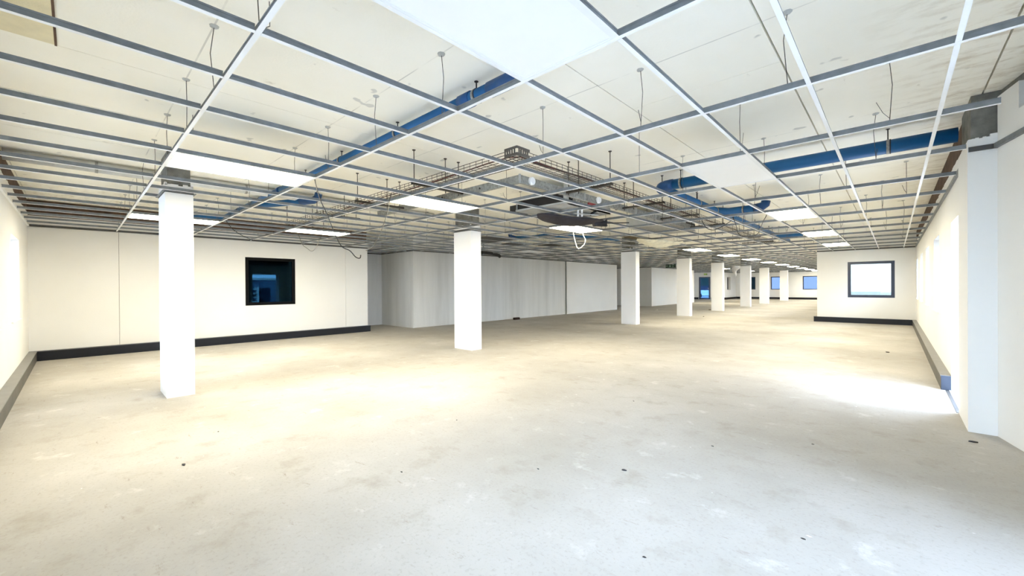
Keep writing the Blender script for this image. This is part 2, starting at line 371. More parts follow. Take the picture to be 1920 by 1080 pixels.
# ------------------------------------------------------------------ skirting trunking and wall angles
def trunk(n, pts, label, m=MTR):
    mb = MB()
    for (x0, x1, y0, y1) in pts: mb.box(x0, x1, y0, y1, 0, .175)
    o = struct(mb.build('trim_%d' % n, m), label)
    lip = MB()
    for (x0, x1, y0, y1) in pts: lip.box(x0 - .004, x1 + .004, y0 - .004, y1 + .004, .168, .182)
    lip.build('cover_strip', simple('trunking_top_sheen_%d' % n, (.02, .02, .021) if m is MTR else (.17, .165, .15), .36, var=.12, spec=.6), o); return o  # top strip is lighter: its reflected light is put into the colour
trunk(1, [(-11.75, -11.64, -.6, 6.13)], 'black skirting trunking along the left wall')
trunk(2, [(-11.64, -2.7, -.6, -.5)], 'skirting trunking along the window wall at the left edge', MTRG)
trunk(3, [(.43, .52, 7.46, 18.4)], 'grey skirting trunking along the right wall, cut off at the doorway', MTRG)
MB().box(.432, .518, 7.452, 7.461, .0, .178).build('end_cap', simple('slate_end_cap', (.03, .04, .06), .4), bpy.data.objects['trim_3'])
trunk(4, [(-2.13, .43, 18.31, 18.4), (-2.13, -2.04, 18.4, 18.66)], 'dark skirting trunking under the partition window')
trunk(5, [(-11.5, -3.2, 44.8, 44.9), (-11.5, -11.4, 41.0, 44.8), (-12.6, -11.5, 40.92, 41.0), (-15, -13.75, 40.92, 41)], 'thin dark skirting trunking round the far end')
tn = 6
def angle_trim(pts, mat=MDT):
    global tn
    mb = MB()
    for (x0, x1, y0, y1) in pts: mb.box(x0, x1, y0, y1, G - .012, G + .028)
    struct(mb.build('trim_%d' % tn, mat)); tn += 1
angle_trim([(-11.75, -11.727, -.6, 6.1)])
angle_trim([(-11.7, 1.0, -.6, -.577)], MFLG)
angle_trim([(.497, .52, 5.5, 18.4)], MGALV)
angle_trim([(-2.04, .497, 18.377, 18.4)])
angle_trim([(.49, .68, 5.465, 5.488)], MDT)
tr = MB().prism([(.66, 5.487), (.755, 5.09), (1.0, 4.1), (.975, 4.1), (.73, 5.085), (.635, 5.47)], G - .012, G + .028).build('trim_%d' % tn, MGALV); struct(tr); tn += 1
angle_trim([(-13.45, -11.47, 7.497, 7.52), (-11.45, -11.427, 7.5, 20.9), (-13.45, -13.427, 6.1, 7.5)])
angle_trim([(-11.47, -11.447, 25.5, 33.2), (-11.5, -3.05, 44.877, 44.9), (-11.5, -11.477, 41.0, 44.9), (-14, -11.5, 25.477, 25.5)])

# ------------------------------------------------------------------ columns
CY = [(.75, 1.025), (5.65, 5.935), (13.11, 13.385), (18.15, 18.43), (22.8, 23.08), (28.33, 28.61), (33.3, 33.58), (40.45, 40.73)]
CLAB = ['nearest white square column, left foreground, in front of the dark window wall',
        'second white column, standing in the middle of the floor in front of the unpainted wall',
        'third white column, standing before the end of the long core wall',
        'fourth white column, standing in front of the pale wall block with the dark green hanging sign',
        'fifth white column, just right of the blue glazed door',
        'sixth white column with a scrap of white polythene hanging at its top',
        'seventh white column, between the first two windows of the far wall',
        'farthest white column, left of the last far window']
CX0, CX1 = -7.01, -6.455
for i, (y0, y1) in enumerate(CY):
    t = thing('column', (-6.73, (y0 + y1) / 2, 0), CLAB[i], 'column', 'row of white columns')
    sh = MB().box(CX0, CX1, y0, y1, 0, 2.60)
    if i < 3:
        for (axis, p0, p1, a0, a1) in (('x', CX1 - .02, CX1, y0, y1), ('x', CX0, CX0 + .02, y0, y1), ('y', y0, y0 + .02, CX0, CX1), ('y', y1 - .02, y1, CX0, CX1)):
            ragged(sh, axis, p0, p1, a0, a1, 2.6, .05, .05)
    so = sh.build('shaft', MCOL, t)
    MB().box(CX0 + .025, CX1 - .025, y0 + .025, y1 - .025, 2.58, SLAB).build('concrete_head', MCON, t)
    if i < 6:
        e = .028; c = MB()
        for (x0, x1, b0, b1) in ((CX0 - e, CX1 + e, y0 - e, y0), (CX0 - e, CX1 + e, y1, y1 + e), (CX0 - e, CX0, y0, y1), (CX1, CX1 + e, y0, y1)):
            c.box(x0, x1, b0, b1, G - .002, G + .004, 1)
        for (x0, x1, b0, b1) in ((CX0 - .004, CX1 + .004, y0 - .004, y0), (CX0 - .004, CX1 + .004, y1, y1 + .004), (CX0 - .004, CX0, y0, y1), (CX1, CX1 + .004, y0, y1)):
            c.box(x0, x1, b0, b1, G - .012, G + .03, 0)
        c.build('collar_trim', [MDT, MGALV], t)

# ------------------------------------------------------------------ suspended ceiling grid
X0g, Y0g = -1.566, .5906          # line i = 0 and runner j = 0
RECTS = [(-11.75, .52, -.6, 7.5), (-13.45, -11.7, 6.1, 7.52), (-11.45, .52, 7.4, 18.4), (-11.45, -2.04, 18.3, 44.9), (-14.2, -11.4, 20.9, 25.5), (-14.9, -11.4, 33.2, 41.0)]
def inside(x, y): return not (y > 18.35 and x > -2.1 - .0404 * (y - 18.65)) and any(a <= x <= b and c <= y <= d for a, b, c, d in RECTS)
LIT = [(-6, 0), (-6, 2), (-6, 5), (-6, 11), (-6, 14), (-6, 17), (-6, 20), (-6, 23), (-6, 26), (-6, 29), (-6, 32), (-6, 35), (-13, 0), (-13, 2), (-13, 26), (-13, 32), (0, 6), (0, 9), (0, 12)]
grid = thing('ceiling_grid', (-5.6, 9, G), 'bare suspended ceiling grid of white flanged tee bars hung on wires below the soffit', 'ceiling grid')
def tee_mesh(name, L, h=.038, fw=.024):
    m = MB(); m.box(0, L, -fw / 2, fw / 2, 0, .0015, 1).box(0, L, -.0016, .0016, .0015, h, 0).box(0, L, -.0038, .0038, h - .009, h, 0)
    return m
def tee_data(name, L, h=.038, fw=.024):
    o = tee_mesh(name, L, h, fw); me = bpy.data.meshes.new(name); me.from_pydata(o.v, [], o.f)
    me.materials.append(MGALV); me.materials.append(MFLG)
    for p, k2 in zip(me.polygons, o.mi): p.material_index = k2
    me.update(); return me
# main runners along x
def spans_x(y, x0=-15, x1=1.0, st=.03):
    out = []; cur = None; x = x0
    while x <= x1:
        ok = inside(x, y) and not any(CX0 < x < CX1 and a < y < b for a, b in CY)
        if ok and cur is None: cur = x
        if not ok and cur is not None: out.append((cur, x - st)); cur = None
        x += st
    if cur is not None: out.append((cur, x1))
    return [(a, b) for a, b in out if b - a > .15]
for j in range(0, 37):
    y = Y0g + 1.2 * j
    for (a, b) in spans_x(y):
        if y < 5.4 and b > .4: b = .52 if y < 5 else .47
        me = tee_data('main_runner', b - a, .042); place('main_runner', me, grid, (a, y, G))
# cross tees along y
full = tee_data('cross_tee', 1.2 - .026)
near = []; far = MB()
for i in range(-22, 4):
    x = X0g + .6 * i
    for j in range(-1, 37):
        a = Y0g + 1.2 * j + .013; b = a + 1.2 - .026
        if j == -1: a = -.58
        if not inside(x, (a + b) / 2): continue
        segs = [(a, b)]
        for (c0, c1) in CY:
            if CX0 - .01 < x < CX1 + .01:
                ns = []
                for (p, q) in segs:
                    if c1 <= p or c0 >= q: ns.append((p, q))
                    else:
                        if c0 - p > .06: ns.append((p, c0))
                        if q - c1 > .06: ns.append((c1, q))
                segs = ns
        for (p, q) in segs:
            # leave out a few bars in the stripped areas
            while q > p + .1 and not inside(x, q): q -= .05
            near.append((math.hypot(x, (p + q) / 2), x, p, q))
near.sort()
for k2, (d, x, p, q) in enumerate(near):
    if k2 < 290:
        me = full if abs(q - p - 1.174) < .002 else tee_data('cross_tee', q - p)
        place('cross_tee', me, grid, (x, p, G), math.pi / 2)
    else:
        far.box(x - .012, x + .012, p, q, G, G + .0015, 1).box(x - .0018, x + .0018, p, q, G + .0015, G + .038, 0)
fo = far.build('cross_tee_far', [MGALV, MFLG], grid); fo['kind'] = 'stuff'; fo.name = 'cross_tee'
# hanger wires
hw = 0
for j in range(0, 37):
    y = Y0g + 1.2 * j + .03
    x = {0: -.28, 1: -.42, 2: -.45, 3: -.05}.get(j, .15 - (j % 3) * .28)
    while x > -11.3:
        xx = x + rnd.uniform(-.03, .03)
        okk = inside(xx, y) and not (CX0 - .1 < xx < CX1 + .1 and any(a - .1 < y < b + .1 for a, b in CY)) and not (-3.35 < xx < -2.55 and y > 2.8) and not (-8.2 < xx < -2.5 and 2.8 < y < 3.6) and not (-4.6 < xx < -3.2 and 4.3 < y < 6.2)
        if okk and hw < 280 and (j < 12 or rnd.random() < .5):
            mb = MB(); bz = G + .045; s1, s2 = rnd.uniform(-.02, .02), rnd.uniform(-.02, .02)
            pts = [(xx, y, SLAB), (xx + s1, y + s2, (SLAB + bz) / 2 + .05), (xx, y, bz), (xx, y - .03, G + .012)]
            r = .0026 if j < 5 else .003
            mb.tube(pts, r, 5)
            if rnd.random() < .7:
                tx, ty = rnd.uniform(-.09, .09), rnd.uniform(-.05, .05)
                mb.tube([(xx, y, bz + .02), (xx + tx * .5, y + ty, bz + .06), (xx + tx, y + ty, bz + rnd.uniform(.1, .2))], r * .9, 4)
            wo = mb.build('hanger_wire', MWIRE, grid)
            MB().tube([(xx, y, SLAB + .004), (xx, y, SLAB - .004), (xx + .003, y, SLAB - .012)], [.028, .026, .008], 9).build('anchor_plate', MGREY, wo)
            hw += 1
        x -= .975 if j < 3 else (.94 if j % 2 == 0 else 1.0)

# ------------------------------------------------------------------ light panels
LITLAB = {(-6, 0): 'lit LED panel nearest the camera, just above the nearest column', (-6, 2): 'lit LED panel in front of the top of the second column',
 (-6, 5): 'lit LED panel below the torn black lining sheet', (-6, 11): 'lit LED panel nearest of the row above the far columns',
 (-6, 14): 'second lit LED panel of the row above the far columns', (-6, 17): 'third lit LED panel of the row above the far columns',
 (-6, 20): 'fourth lit LED panel of the row above the far columns', (-6, 23): 'fifth lit LED panel of the row above the far columns',
 (-6, 26): 'sixth lit LED panel of the row above the far columns', (-6, 29): 'seventh lit LED panel of the row above the far columns',
 (-6, 32): 'eighth lit LED panel of the row above the far columns', (-6, 35): 'farthest lit LED panel of the row above the far columns',
 (-13, 0): 'lit LED panel behind the nearest column, close to the left wall', (-13, 2): 'lit LED panel near the left wall, above the dark window',
 (-13, 26): 'small far lit LED panel seen between the fifth and sixth columns', (-13, 32): 'small far lit LED panel seen between the sixth and seventh columns',
 (0, 6): 'nearest of the three lit LED panels in the right bays', (0, 9): 'middle one of the three lit LED panels in the right bays', (0, 12): 'farthest of the three lit LED panels in the right bays, near the partition'}
def panel(i, j, lit, label):
    x0, y0 = X0g + .6 * i + .004, Y0g + 1.2 * j + .004; x1, y1 = x0 + .592, y0 + 1.192
    t = thing('led_panel', ((x0 + x1) / 2, (y0 + y1) / 2, G + .002), label, 'ceiling light', 'lit LED ceiling panels' if lit else 'unlit LED ceiling panels')
    f = .022; z0, z1 = G + .0018, G + .014
    MB().box(x0, x1, y0, y0 + f, z0, z1).box(x0, x1, y1 - f, y1, z0, z1).box(x0, x0 + f, y0 + f, y1 - f, z0, z1).box(x1 - f, x1, y0 + f, y1 - f, z0, z1).build('frame', MFLG, t)
    MB().box(x0 + f, x1 - f, y0 + f, y1 - f, z0 + .002, z1 - .002).build('diffuser', MLED if lit else MLEDOFF, t)
    MB().box(x0 + .003, x1 - .003, y0 + .003, y1 - .003, z1 - .001, z1 + .016).build('back_plate', MGREY, t)
for (i, j) in LIT: panel(i, j, True, LITLAB[(i, j)])
panel(0, 0, False, 'large unlit white LED panel at the top of the view')
panel(0, 3, False, 'unlit white LED panel beside the blue drain pipe elbow')
x0, y0 = X0g - 3.6, Y0g + 8.4
panel(-13, 8, False, 'unlit pale LED panel far off above the unpainted wall')
panel(-13, 11, False, 'unlit pale LED panel far off above the joint of the unpainted wall')
for (i, j, a, b, c, d, lb) in ((-10, 5, 0, .6, .05, 1.0, 'black lining board in the grid just right of the second column top'), (-11, 5, .05, .55, .5, 1.1, 'narrow black board in the grid above the black lagged pipe'),
    (-10, 7, 0, .6, .2, .8, 'black board in the grid left of the white cable loop'), (-11, 6, .1, .5, .4, .9, 'small black board in the grid between two unlit panels'), (-11, 18, 0, .9, .6, 1.6, 'black sheet for the dark hole in the far grid just right of the fourth column')):  # the last, far sheet stands in for the dark of a hole
    xx, yy = X0g + .6 * i, Y0g + 1.2 * j
    tag(MB().box(xx + a + .004, xx + b - .004, yy + c, yy + d, G + .0022, G + .016).build('ceiling_board', MBLK), lb, 'board')
tag(MB().box(x0 + .3, x0 + .59, y0 + .05, y0 + .9, G + .002, G + .02).build('ceiling_board', MBRT), 'dark brown stained board lying in the grid above the third column', 'board')

# ------------------------------------------------------------------ pipes
def pipe(mb, pts, r): mb.tube(pts, r, 18)
def clamp(root, x, y, z, r, axis, rod=True):
    mb = MB(); w2 = .012
    a = ((x - w2, y, z), (x + w2, y, z)) if axis == 'x' else ((x, y - w2, z), (x, y + w2, z))
    mb.tube(a, r + .005, 18)
    o = mb.build('pipe_clamp', MGS, root)
    b2 = MB(); off = .014; c2 = ((x + off, y, z), (x + off + .01, y, z)) if axis == 'x' else ((x, y + off, z), (x, y + off + .01, z))
    b2.tube(c2, r + .0055, 18); b2.build('rubber_lining', MBLK, o)
    if rod: MB().tube([(x, y, z + r), (x, y, SLAB)], .006, 6).tube([(x, y, SLAB - .004), (x, y, SLAB)], .018, 8).build('threaded_rod', MBLK, o)
def pipe_part(root, name, pts, r, m=MBLUE): 
    mb = MB(); mb.tube(pts, r, 18); return mb.build(name, m, root, smooth=False)
def shade(o):
    for p in o.data.polygons: p.use_smooth = len(p.vertices) == 4
    return o
Z1, R1 = 2.897, .055
t = thing('drain_pipe', (-5, 2.26, Z1), 'blue PVC drain pipe running under the soffit left of the middle, with two branches', 'pipe')
shade(pipe_part(t, 'pipe_length', [(-2.32, 2.26, Z1), (-11.2, 2.26, Z1)], R1))
shade(pipe_part(t, 'elbow', [(-2.34, 2.26, Z1), (-2.12, 2.26, Z1), (-1.98, 2.26, Z1 + .01), (-1.9, 2.26, Z1 + .05)], R1 + .006, MDBLUE))
for x in (-2.62, -7.2): shade(pipe_part(t, 'coupling', [(x - .07, 2.26, Z1), (x + .07, 2.26, Z1)], R1 + .009, MDBLUE))
shade(pipe_part(t, 'branch_length', [(-8.75, 2.28, Z1 - .01), (-8.3, 2.45, Z1 - .03), (-7.55, 2.75, Z1 - .045)], R1))
shade(pipe_part(t, 'branch_elbow', [(-7.62, 2.722, Z1 - .045), (-7.34, 2.835, Z1 - .045), (-7.25, 2.86, Z1 - .01), (-7.22, 2.87, Z1 + .06)], R1 + .006, MDBLUE))
shade(pipe_part(t, 'far_branch', [(-10.9, 2.25, Z1), (-10.6, 2.2, Z1 - .02), (-11.2, 1.5, Z1 - .03)], R1))
for x in (-2.50, -3.70, -4.98, -6.14, -8.2, -9.6): clamp(t, x, 2.26, Z1, R1, 'x')
Z2, R2 = 2.828, .073
t = thing('drain_pipe', (-2.6, 8, Z2), 'thick blue drain pipe from the right wall, turning down the room beside the cable tray', 'pipe')
shade(pipe_part(t, 'pipe_length', [(.47, 6.05, Z2 + .0), (-2.42, 6.05, Z2)], R2))
shade(pipe_part(t, 'elbow', [(-2.38, 6.05, Z2)] + arc((-2.44, 6.23, Z2), .18, -math.pi / 2, -math.pi, 5) + [(-2.62, 6.34, Z2)], R2 + .008, MDBLUE))
shade(pipe_part(t, 'pipe_length', [(-2.62, 6.3, Z2), (-2.62, 16.5, Z2)], R2))
for y in (8.95, 12.2): shade(pipe_part(t, 'coupling', [(-2.62, y - .1, Z2), (-2.62, y + .1, Z2)], R2 + .009, MDBLUE))
shade(pipe_part(t, 'branch_length', [(-2.62, 8.8, Z2), (-2.45, 9.05, Z2), (-1.98, 9.05, Z2)], R2))
shade(pipe_part(t, 'branch_elbow', [(-2.0, 9.05, Z2), (-1.86, 9.05, Z2 + .02), (-1.80, 9.05, Z2 + .06), (-1.79, 9.05, Z2 + .12)], R2 + .008, MDBLUE))
shade(pipe_part(t, 'branch_length', [(-2.62, 14.3, Z2), (-2.45, 14.6, Z2), (-1.95, 14.65, Z2)], R2))
for x in (-.045, -1.42, -2.27): clamp(t, x, 6.05, Z2, R2, 'x')
for y in (7.77, 8.75, 10.5, 12.0, 13.6): clamp(t, -2.62, y, Z2, R2, 'y')
clamp(t, -2.18, 9.05, Z2, R2, 'x')
t = thing('drain_pipe', (-7.8, 9.4, 2.83), 'short blue pipe pieces far off above the grid, right of the second column', 'pipe')
shade(pipe_part(t, 'pipe_length', [(-8.6, 9.3, 2.84), (-7.9, 9.5, 2.83), (-7.4, 9.42, 2.83)], R1))
shade(pipe_part(t, 'elbow', [(-8.62, 9.14, 2.95), (-8.62, 9.16, 2.88), (-8.55, 9.3, 2.84)], R1 + .008, MDBLUE))
shade(pipe_part(t, 'pipe_length', [(-7.4, 9.42, 2.83), (-6.5, 11.8, 2.83), (-6.8, 12.6, 2.83)], R1))
t = thing('insulated_pipe', (-7.65, 2.5, 2.93), 'pale grey wrapped pipe running under the soffit behind the nearest column', 'pipe')
shade(MB().tube([(-7.68, -.58, 2.94), (-7.68, 5.6, 2.94)], .07, 16).build('pipe_length', MTIN, t))
for y in (.2, 1.9, 3.6): MB().tube([(-7.68, y - .015, 2.94), (-7.68, y + .015, 2.94)], .074, 16).build('pipe_clamp', MGS, t)

# ------------------------------------------------------------------ wire basket cable tray
TZ = 2.625
t = thing('cable_tray', (-2.85, 3.12, TZ), 'L shaped wire basket cable tray hung on threaded rods below the soffit', 'cable tray')
XA, XB, YA, YB, H = -3.0, -2.70, 2.97, 3.27, .065
def wire(mb, pts, r=.0038): mb.tube(pts, r, 4, caps=False)
m = MB(); xe = -9.0
for y in (YA, YA + .06, YA + .12, YA + .18, YA + .24, YB): wire(m, [(xe, y, TZ), (XB if y < YA + .2 else XA, y, TZ)])
for z in (TZ + .033, TZ + H): wire(m, [(xe, YA, z), (XB - .1, YA, z)]); wire(m, [(xe, YB, z), (XA - .02, YB, z)])
x = xe
while x < XA - .02:
    wire(m, [(x, YA, TZ + H), (x, YA, TZ), (x, YB, TZ), (x, YB, TZ + H)]); x += .1
m.build('basket_mesh', MBASK, t)
m = MB(); ye = 15.0
for x in (XA, XA + .06, XA + .12, XA + .18, XA + .24, XB): wire(m, [(x, YA if x > XA + .1 else YB, TZ), (x, ye, TZ)])
for z in (TZ + .033, TZ + H): wire(m, [(XB, YA + .1, z), (XB, ye, z)]); wire(m, [(XA, YB + .02, z), (XA, ye, z)])
y = YA + .05
while y < ye:
    wire(m, [(XB, y, TZ + H), (XB, y, TZ), (XA, y, TZ), (XA, y, TZ + H)]); y += .1
m.build('basket_mesh', MBASK, t)
m = MB()
for k2 in range(5):
    m.box(XB - .17 + k2 * .032, XB - .17 + k2 * .032 + .02, YA - .003, YA, TZ + .01, TZ + .09)
    m.box(XB, XB + .003, YA + .02 + k2 * .032, YA + .02 + k2 * .032 + .02, TZ + .01, TZ + .09)
m.box(XB - .17, XB, YA - .004, YA, TZ + .07, TZ + .095).box(XB - .17, XB, YA - .004, YA, TZ + .005, TZ + .03).box(XB, XB + .004, YA, YA + .19, TZ + .07, TZ + .095).box(XB, XB + .004, YA, YA + .19, TZ + .005, TZ + .03)
m.build('corner_plate', simple('dull_zinc', (.13, .12, .11), .5, .4, var=.2), t)
def strut(x0, x1, y0, y1):
    MB().box(x0, x1, y0, y1, TZ - .030, TZ - .004).build('support_strut', MBASK, t)
    e = .002
    if x1 - x0 > y1 - y0: MB().box(x1, x1 + e, y0, y1, TZ - .030, TZ - .004).build('strut_end_cap', MBLK, t)
    else: MB().box(x0, x1, y0 - e, y0, TZ - .030, TZ - .004).build('strut_end_cap', MBLK, t)
def rod(x, y, zb): MB().tube([(x, y, zb), (x, y, SLAB)], .006, 6).tube([(x, y, SLAB - .012), (x, y, SLAB)], [.014, .024], 8).build('threaded_rod', MBASK, t)
for x in (-4.3, -5.77, -7.25, -8.7):
    strut(x - .02, x + .02, 2.82, 3.62)
    for y in (2.85, 3.33, 3.55): rod(x, y, TZ - .06)
for y in (4.58, 6.15, 7.65, 9.2, 10.8, 12.3, 13.9):
    strut(-3.38, -2.56, y - .02, y + .02)
    for x in (-2.59, -3.06, -3.22): rod(x, y, TZ - .06)
ts = thing('red_cable', (-2.85, 3.05, TZ), 'red cable lying along the wire basket tray', 'cable')
MB().tube([(-6.6, 3.04, TZ + .012), (-5.2, 3.07, TZ + .02), (-4.0, 3.03, TZ + .012), (-3.2, 3.03, TZ + .03), (-2.86, 3.03, TZ + .028), (-2.77, 3.10, TZ + .026), (-2.75, 3.4, TZ + .02), (-2.74, 4.4, TZ + .012), (-2.75, 6.5, TZ + .012), (-2.74, 9.0, TZ + .012)], .007, 7).build('sheath', MRED, ts)
MB().tube([(-2.77, 3.3, TZ + .014), (-2.725, 4.2, TZ + .014), (-2.73, 6.5, TZ + .014), (-2.72, 12, TZ + .014)], .010, 7).build('dark_core', simple('brown_cable', (.05, .02, .015), .5), ts)
# galvanised trunking
t = thing('steel_trunking', (-3.3, 3.65, 2.57), 'L shaped galvanised steel cable trunking below the basket tray', 'trunking')
a, b = 2.572, 2.668
MB().box(-6.6, -3.25, 3.62, 3.625, a, b).box(-6.6, -3.25, 3.625, 3.66, a, a + .004).box(-6.6, -3.25, 3.625, 3.64, b - .004, b).build('channel', MGS, t)
MB().box(-3.255, -3.25, 3.62, 9.4, a, b).box(-3.29, -3.255, 3.66, 9.4, a, a + .004).box(-3.27, -3.255, 3.64, 9.4, b - .004, b).build('channel', MGS, t)
MB().box(-3.262, -3.246, 3.612, 3.64, a - .002, b + .008).build('corner_joint', MGREY, t)
for y in (5.0, 6.6, 7.4): MB().box(-3.25, -3.243, y, y + .03, a, b + .01).build('joint_clip', MGREY, t)
for x in (-3.95, -4.75, -5.3): MB().tube([(x, 3.62, 2.62), (x, 3.615, 2.62)], .014, 8).build('knockout', MBLK, t)
for y in (3.83, 5.38): MB().tube([(-3.25, y, 2.625), (-3.225, y, 2.625), (-3.215, y, 2.625)], [.05, .05, .042], 16).build('outlet_lid', MWPL, t)

# ------------------------------------------------------------------ fan coil unit, lining sheet, second unit, plastic
t = thing('fan_coil_unit', (-3.9, 5.2, 2.6), 'opened grey ceiling air unit with black filter mouth above the grid', 'air unit')
ax0, ax1, ay0, ay1, az0, az1 = -4.62, -3.62, 5.05, 6.4, 2.585, 2.77
sh = MB(); sh.box(ax0, ax1, ay0, ay1, az1 - .01, az1).box(ax0, ax0 + .01, ay0, ay1, az0, az1).box(ax0, ax1, ay1 - .01, ay1, az0, az1)
sh.box(ax0, ax1, ay0 - .01, ay1, az0, az0 + .012).box(ax0, ax1, ay0 - .012, ay0 + .004, az0, az0 + .028).box(ax0, ax1, ay0 - .012, ay0 + .004, az1 - .02, az1).box(ax1 - .02, ax1, ay0 - .012, ay0 + .03, az0, az1)
sh.box(ax1 - .012, ax1, ay0, ay1, az0, az0 + .05).box(ax1 - .012, ax1, 6.0, ay1, az0, az1)
sh.build('casing', MGREY, t)
MB().box(ax0 + .01, ax1 - .02, ay0 + .03, ay0 + .06, az0 + .012, az1 - .01).build('filter', MBLK, t)
MB().box(ax0 - .16, ax0 - .01, ay0 + .02, ay0 + .4, az0 + .02, az0 + .12).build('intake_side_box', MBLK, t)
MB().box(ax1 - .01, ax1 + .05, ay0 - .02, ay0 + .03, az0 - .01, SLAB).build('mounting_bracket', MGREY, t)
MB().box(ax1 - .10, ax1 - .05, ay0 + .06, 6.0, az0 + .04, az1 - .012).build('dark_backing', MBLK, t)  # black sheet set inside for the darkness of the open side
fd = MB()
pts = []; rr = []
for k2 in range(25): pts.append((-3.56 + .02 * math.sin(k2 * .2), 5.12 + k2 * .03, 2.71)); rr.append(.05 if k2 % 2 else .044)
fd.tube(pts, rr, 12); fd.build('flexible_duct', simple('dark_foil_duct', (.09, .09, .085), .5, .4, var=.2), t)
MB().tube([(-3.52, 5.50, 2.655), (-3.52, 5.72, 2.655)], .04, 10).tube([(-3.52, 5.60, 2.655), (-3.45, 5.60, 2.66)], .028, 8).build('red_valve', simple('red_valve_paint', (.30, .012, .03), .4), t)
MB().tube([(-3.52, 5.15, 2.64), (-3.52, 5.28, 2.64)], .03, 10).tube([(-3.52, 5.34, 2.645), (-3.52, 5.48, 2.645)], .034, 10).build('pipe_fitting', MGS, t)
# black lining sheet hanging through the grid
def sheet(name, corners, nu, nv, sag, wob, m, label, cat):
    A, B, C, D = [Vector(c) for c in corners]; mb = MB(); rr = random.Random(3)
    for iu in range(nu + 1):
        for iv in range(nv + 1):
            u, v = iu / nu, iv / nv; v = .62 + (v - .62) * (.12 + .88 * min(1, 2.6 * math.sqrt(max(0, u * (1 - u)))))
            p = A * (1 - u) * (1 - v) + B * u * (1 - v) + C * u * v + D * (1 - u) * v
            p.z += -sag * math.sin(math.pi * u) * (.35 + .65 * math.sin(math.pi * min(1, v * .9 + .1))) + wob * (math.sin(9 * u + 4 * v) * .5 + math.sin(17 * v - 6 * u) * .3 + rr.uniform(-.3, .3))
            mb.v.append(tuple(p))
    for iu in range(nu):
        for iv in range(nv):
            q = iu * (nv + 1) + iv; mb.f.append((q, q + nv + 1, q + nv + 2, q + 1)); mb.mi.append(0)
    o = mb.build(name, m, smooth=True)
    so = o.modifiers.new('thickness', 'SOLIDIFY'); so.thickness = .006
    return tag(o, label, cat)
sheet('lining_sheet', [(-4.40, 5.22, 2.462), (-3.98, 6.45, 2.455), (-3.60, 6.30, 2.50), (-4.10, 5.05, 2.53)], 22, 8, .115, .007, MSHEET, 'torn black lining sheet sagging below the grid under the air unit', 'sheet')
t = thing('torn_duct_collar', (-3.75, 6.3, 2.45), 'dark torn duct collar flap sticking out at the right end of the black sheet', 'duct')
MB().prism([(-3.88, 6.36), (-3.78, 6.52), (-3.74, 6.5), (-3.84, 6.33)], 2.40, 2.50).tube([(-3.9, 6.3, 2.44), (-3.78, 6.5, 2.46), (-3.76, 6.52, 2.53)], [.05, .04, .006], 7).build('flap', MBLK, t)
MB().tube([(-3.78, 6.5, 2.46), (-3.5, 6.85, 2.475)], .011, 6).build('stiffener', MBLK, t)
t = thing('pipe_bracket', (-3.55, 5.75, 2.50), 'pale pipe stubs and hook bracket hanging beside the black sheet', 'bracket')
MB().tube([(-3.72, 5.55, 2.58), (-3.72, 5.55, 2.46)], .014, 8).tube([(-3.68, 5.60, 2.58), (-3.68, 5.60, 2.455)], .014, 8).build('pipe_stub', MWPL, t)
MB().tube([(-3.70, 5.4, 2.49), (-3.52, 5.78, 2.485)] + arc((-3.50, 5.80, 2.505), .022, -1.5, 2.2, 6, 'yz'), .008, 7).build('hook', MGREY, t)
MB().tube([(-3.60, 5.72, 2.49), (-3.54, 5.80, 2.56)], .02, 7).build('rubber_strap', MBLK, t)
t = thing('fan_coil_unit', (-3.75, 9.0, 2.6), 'second grey ceiling air unit, with black slots, above the cream plastic sheet', 'air unit')
MB().box(-4.25, -3.40, 8.2, 9.9, 2.60, 2.85).build('casing', MGREY, t)
for z in (2.70, 2.635): MB().box(-3.40, -3.392, 8.25, 8.55, z, z + .03).build('vent_slot', MBLK, t)
MB().box(-3.42, -3.39, 9.35, 9.9, 2.66, 2.76).build('outlet_mouth', MBLK, t)
MB().box(-4.27, -3.38, 8.18, 9.92, 2.595, 2.612).build('base_flange', MGS, t)
sheet('plastic_sheet', [(-5.0, 9.9, 2.50), (-4.35, 11.4, 2.46), (-3.95, 10.9, 2.52), (-4.5, 9.5, 2.52)], 18, 10, .16, .03, MFILM, 'crumpled cream polythene sheet sagging through the grid above the third column', 'plastic sheet')
t = thing('lagged_pipe', (-10.5, 10.2, 2.45), 'black foam lagged pipe hanging below the grid in front of the unpainted wall', 'pipe')
shade(MB().tube([(-10.5, 9.2, 2.56), (-10.5, 9.8, 2.54), (-10.5, 10.3, 2.51), (-10.5, 10.55, 2.46), (-10.5, 10.6, 2.42)], .06, 10).build('lagging', MBLK, t))
MB().tube([(-10.5, 9.7, 2.45), (-10.5, 9.75, 2.6), (-10.5, 9.8, 2.9)], .012, 6).build('hanger', MBLK, t)

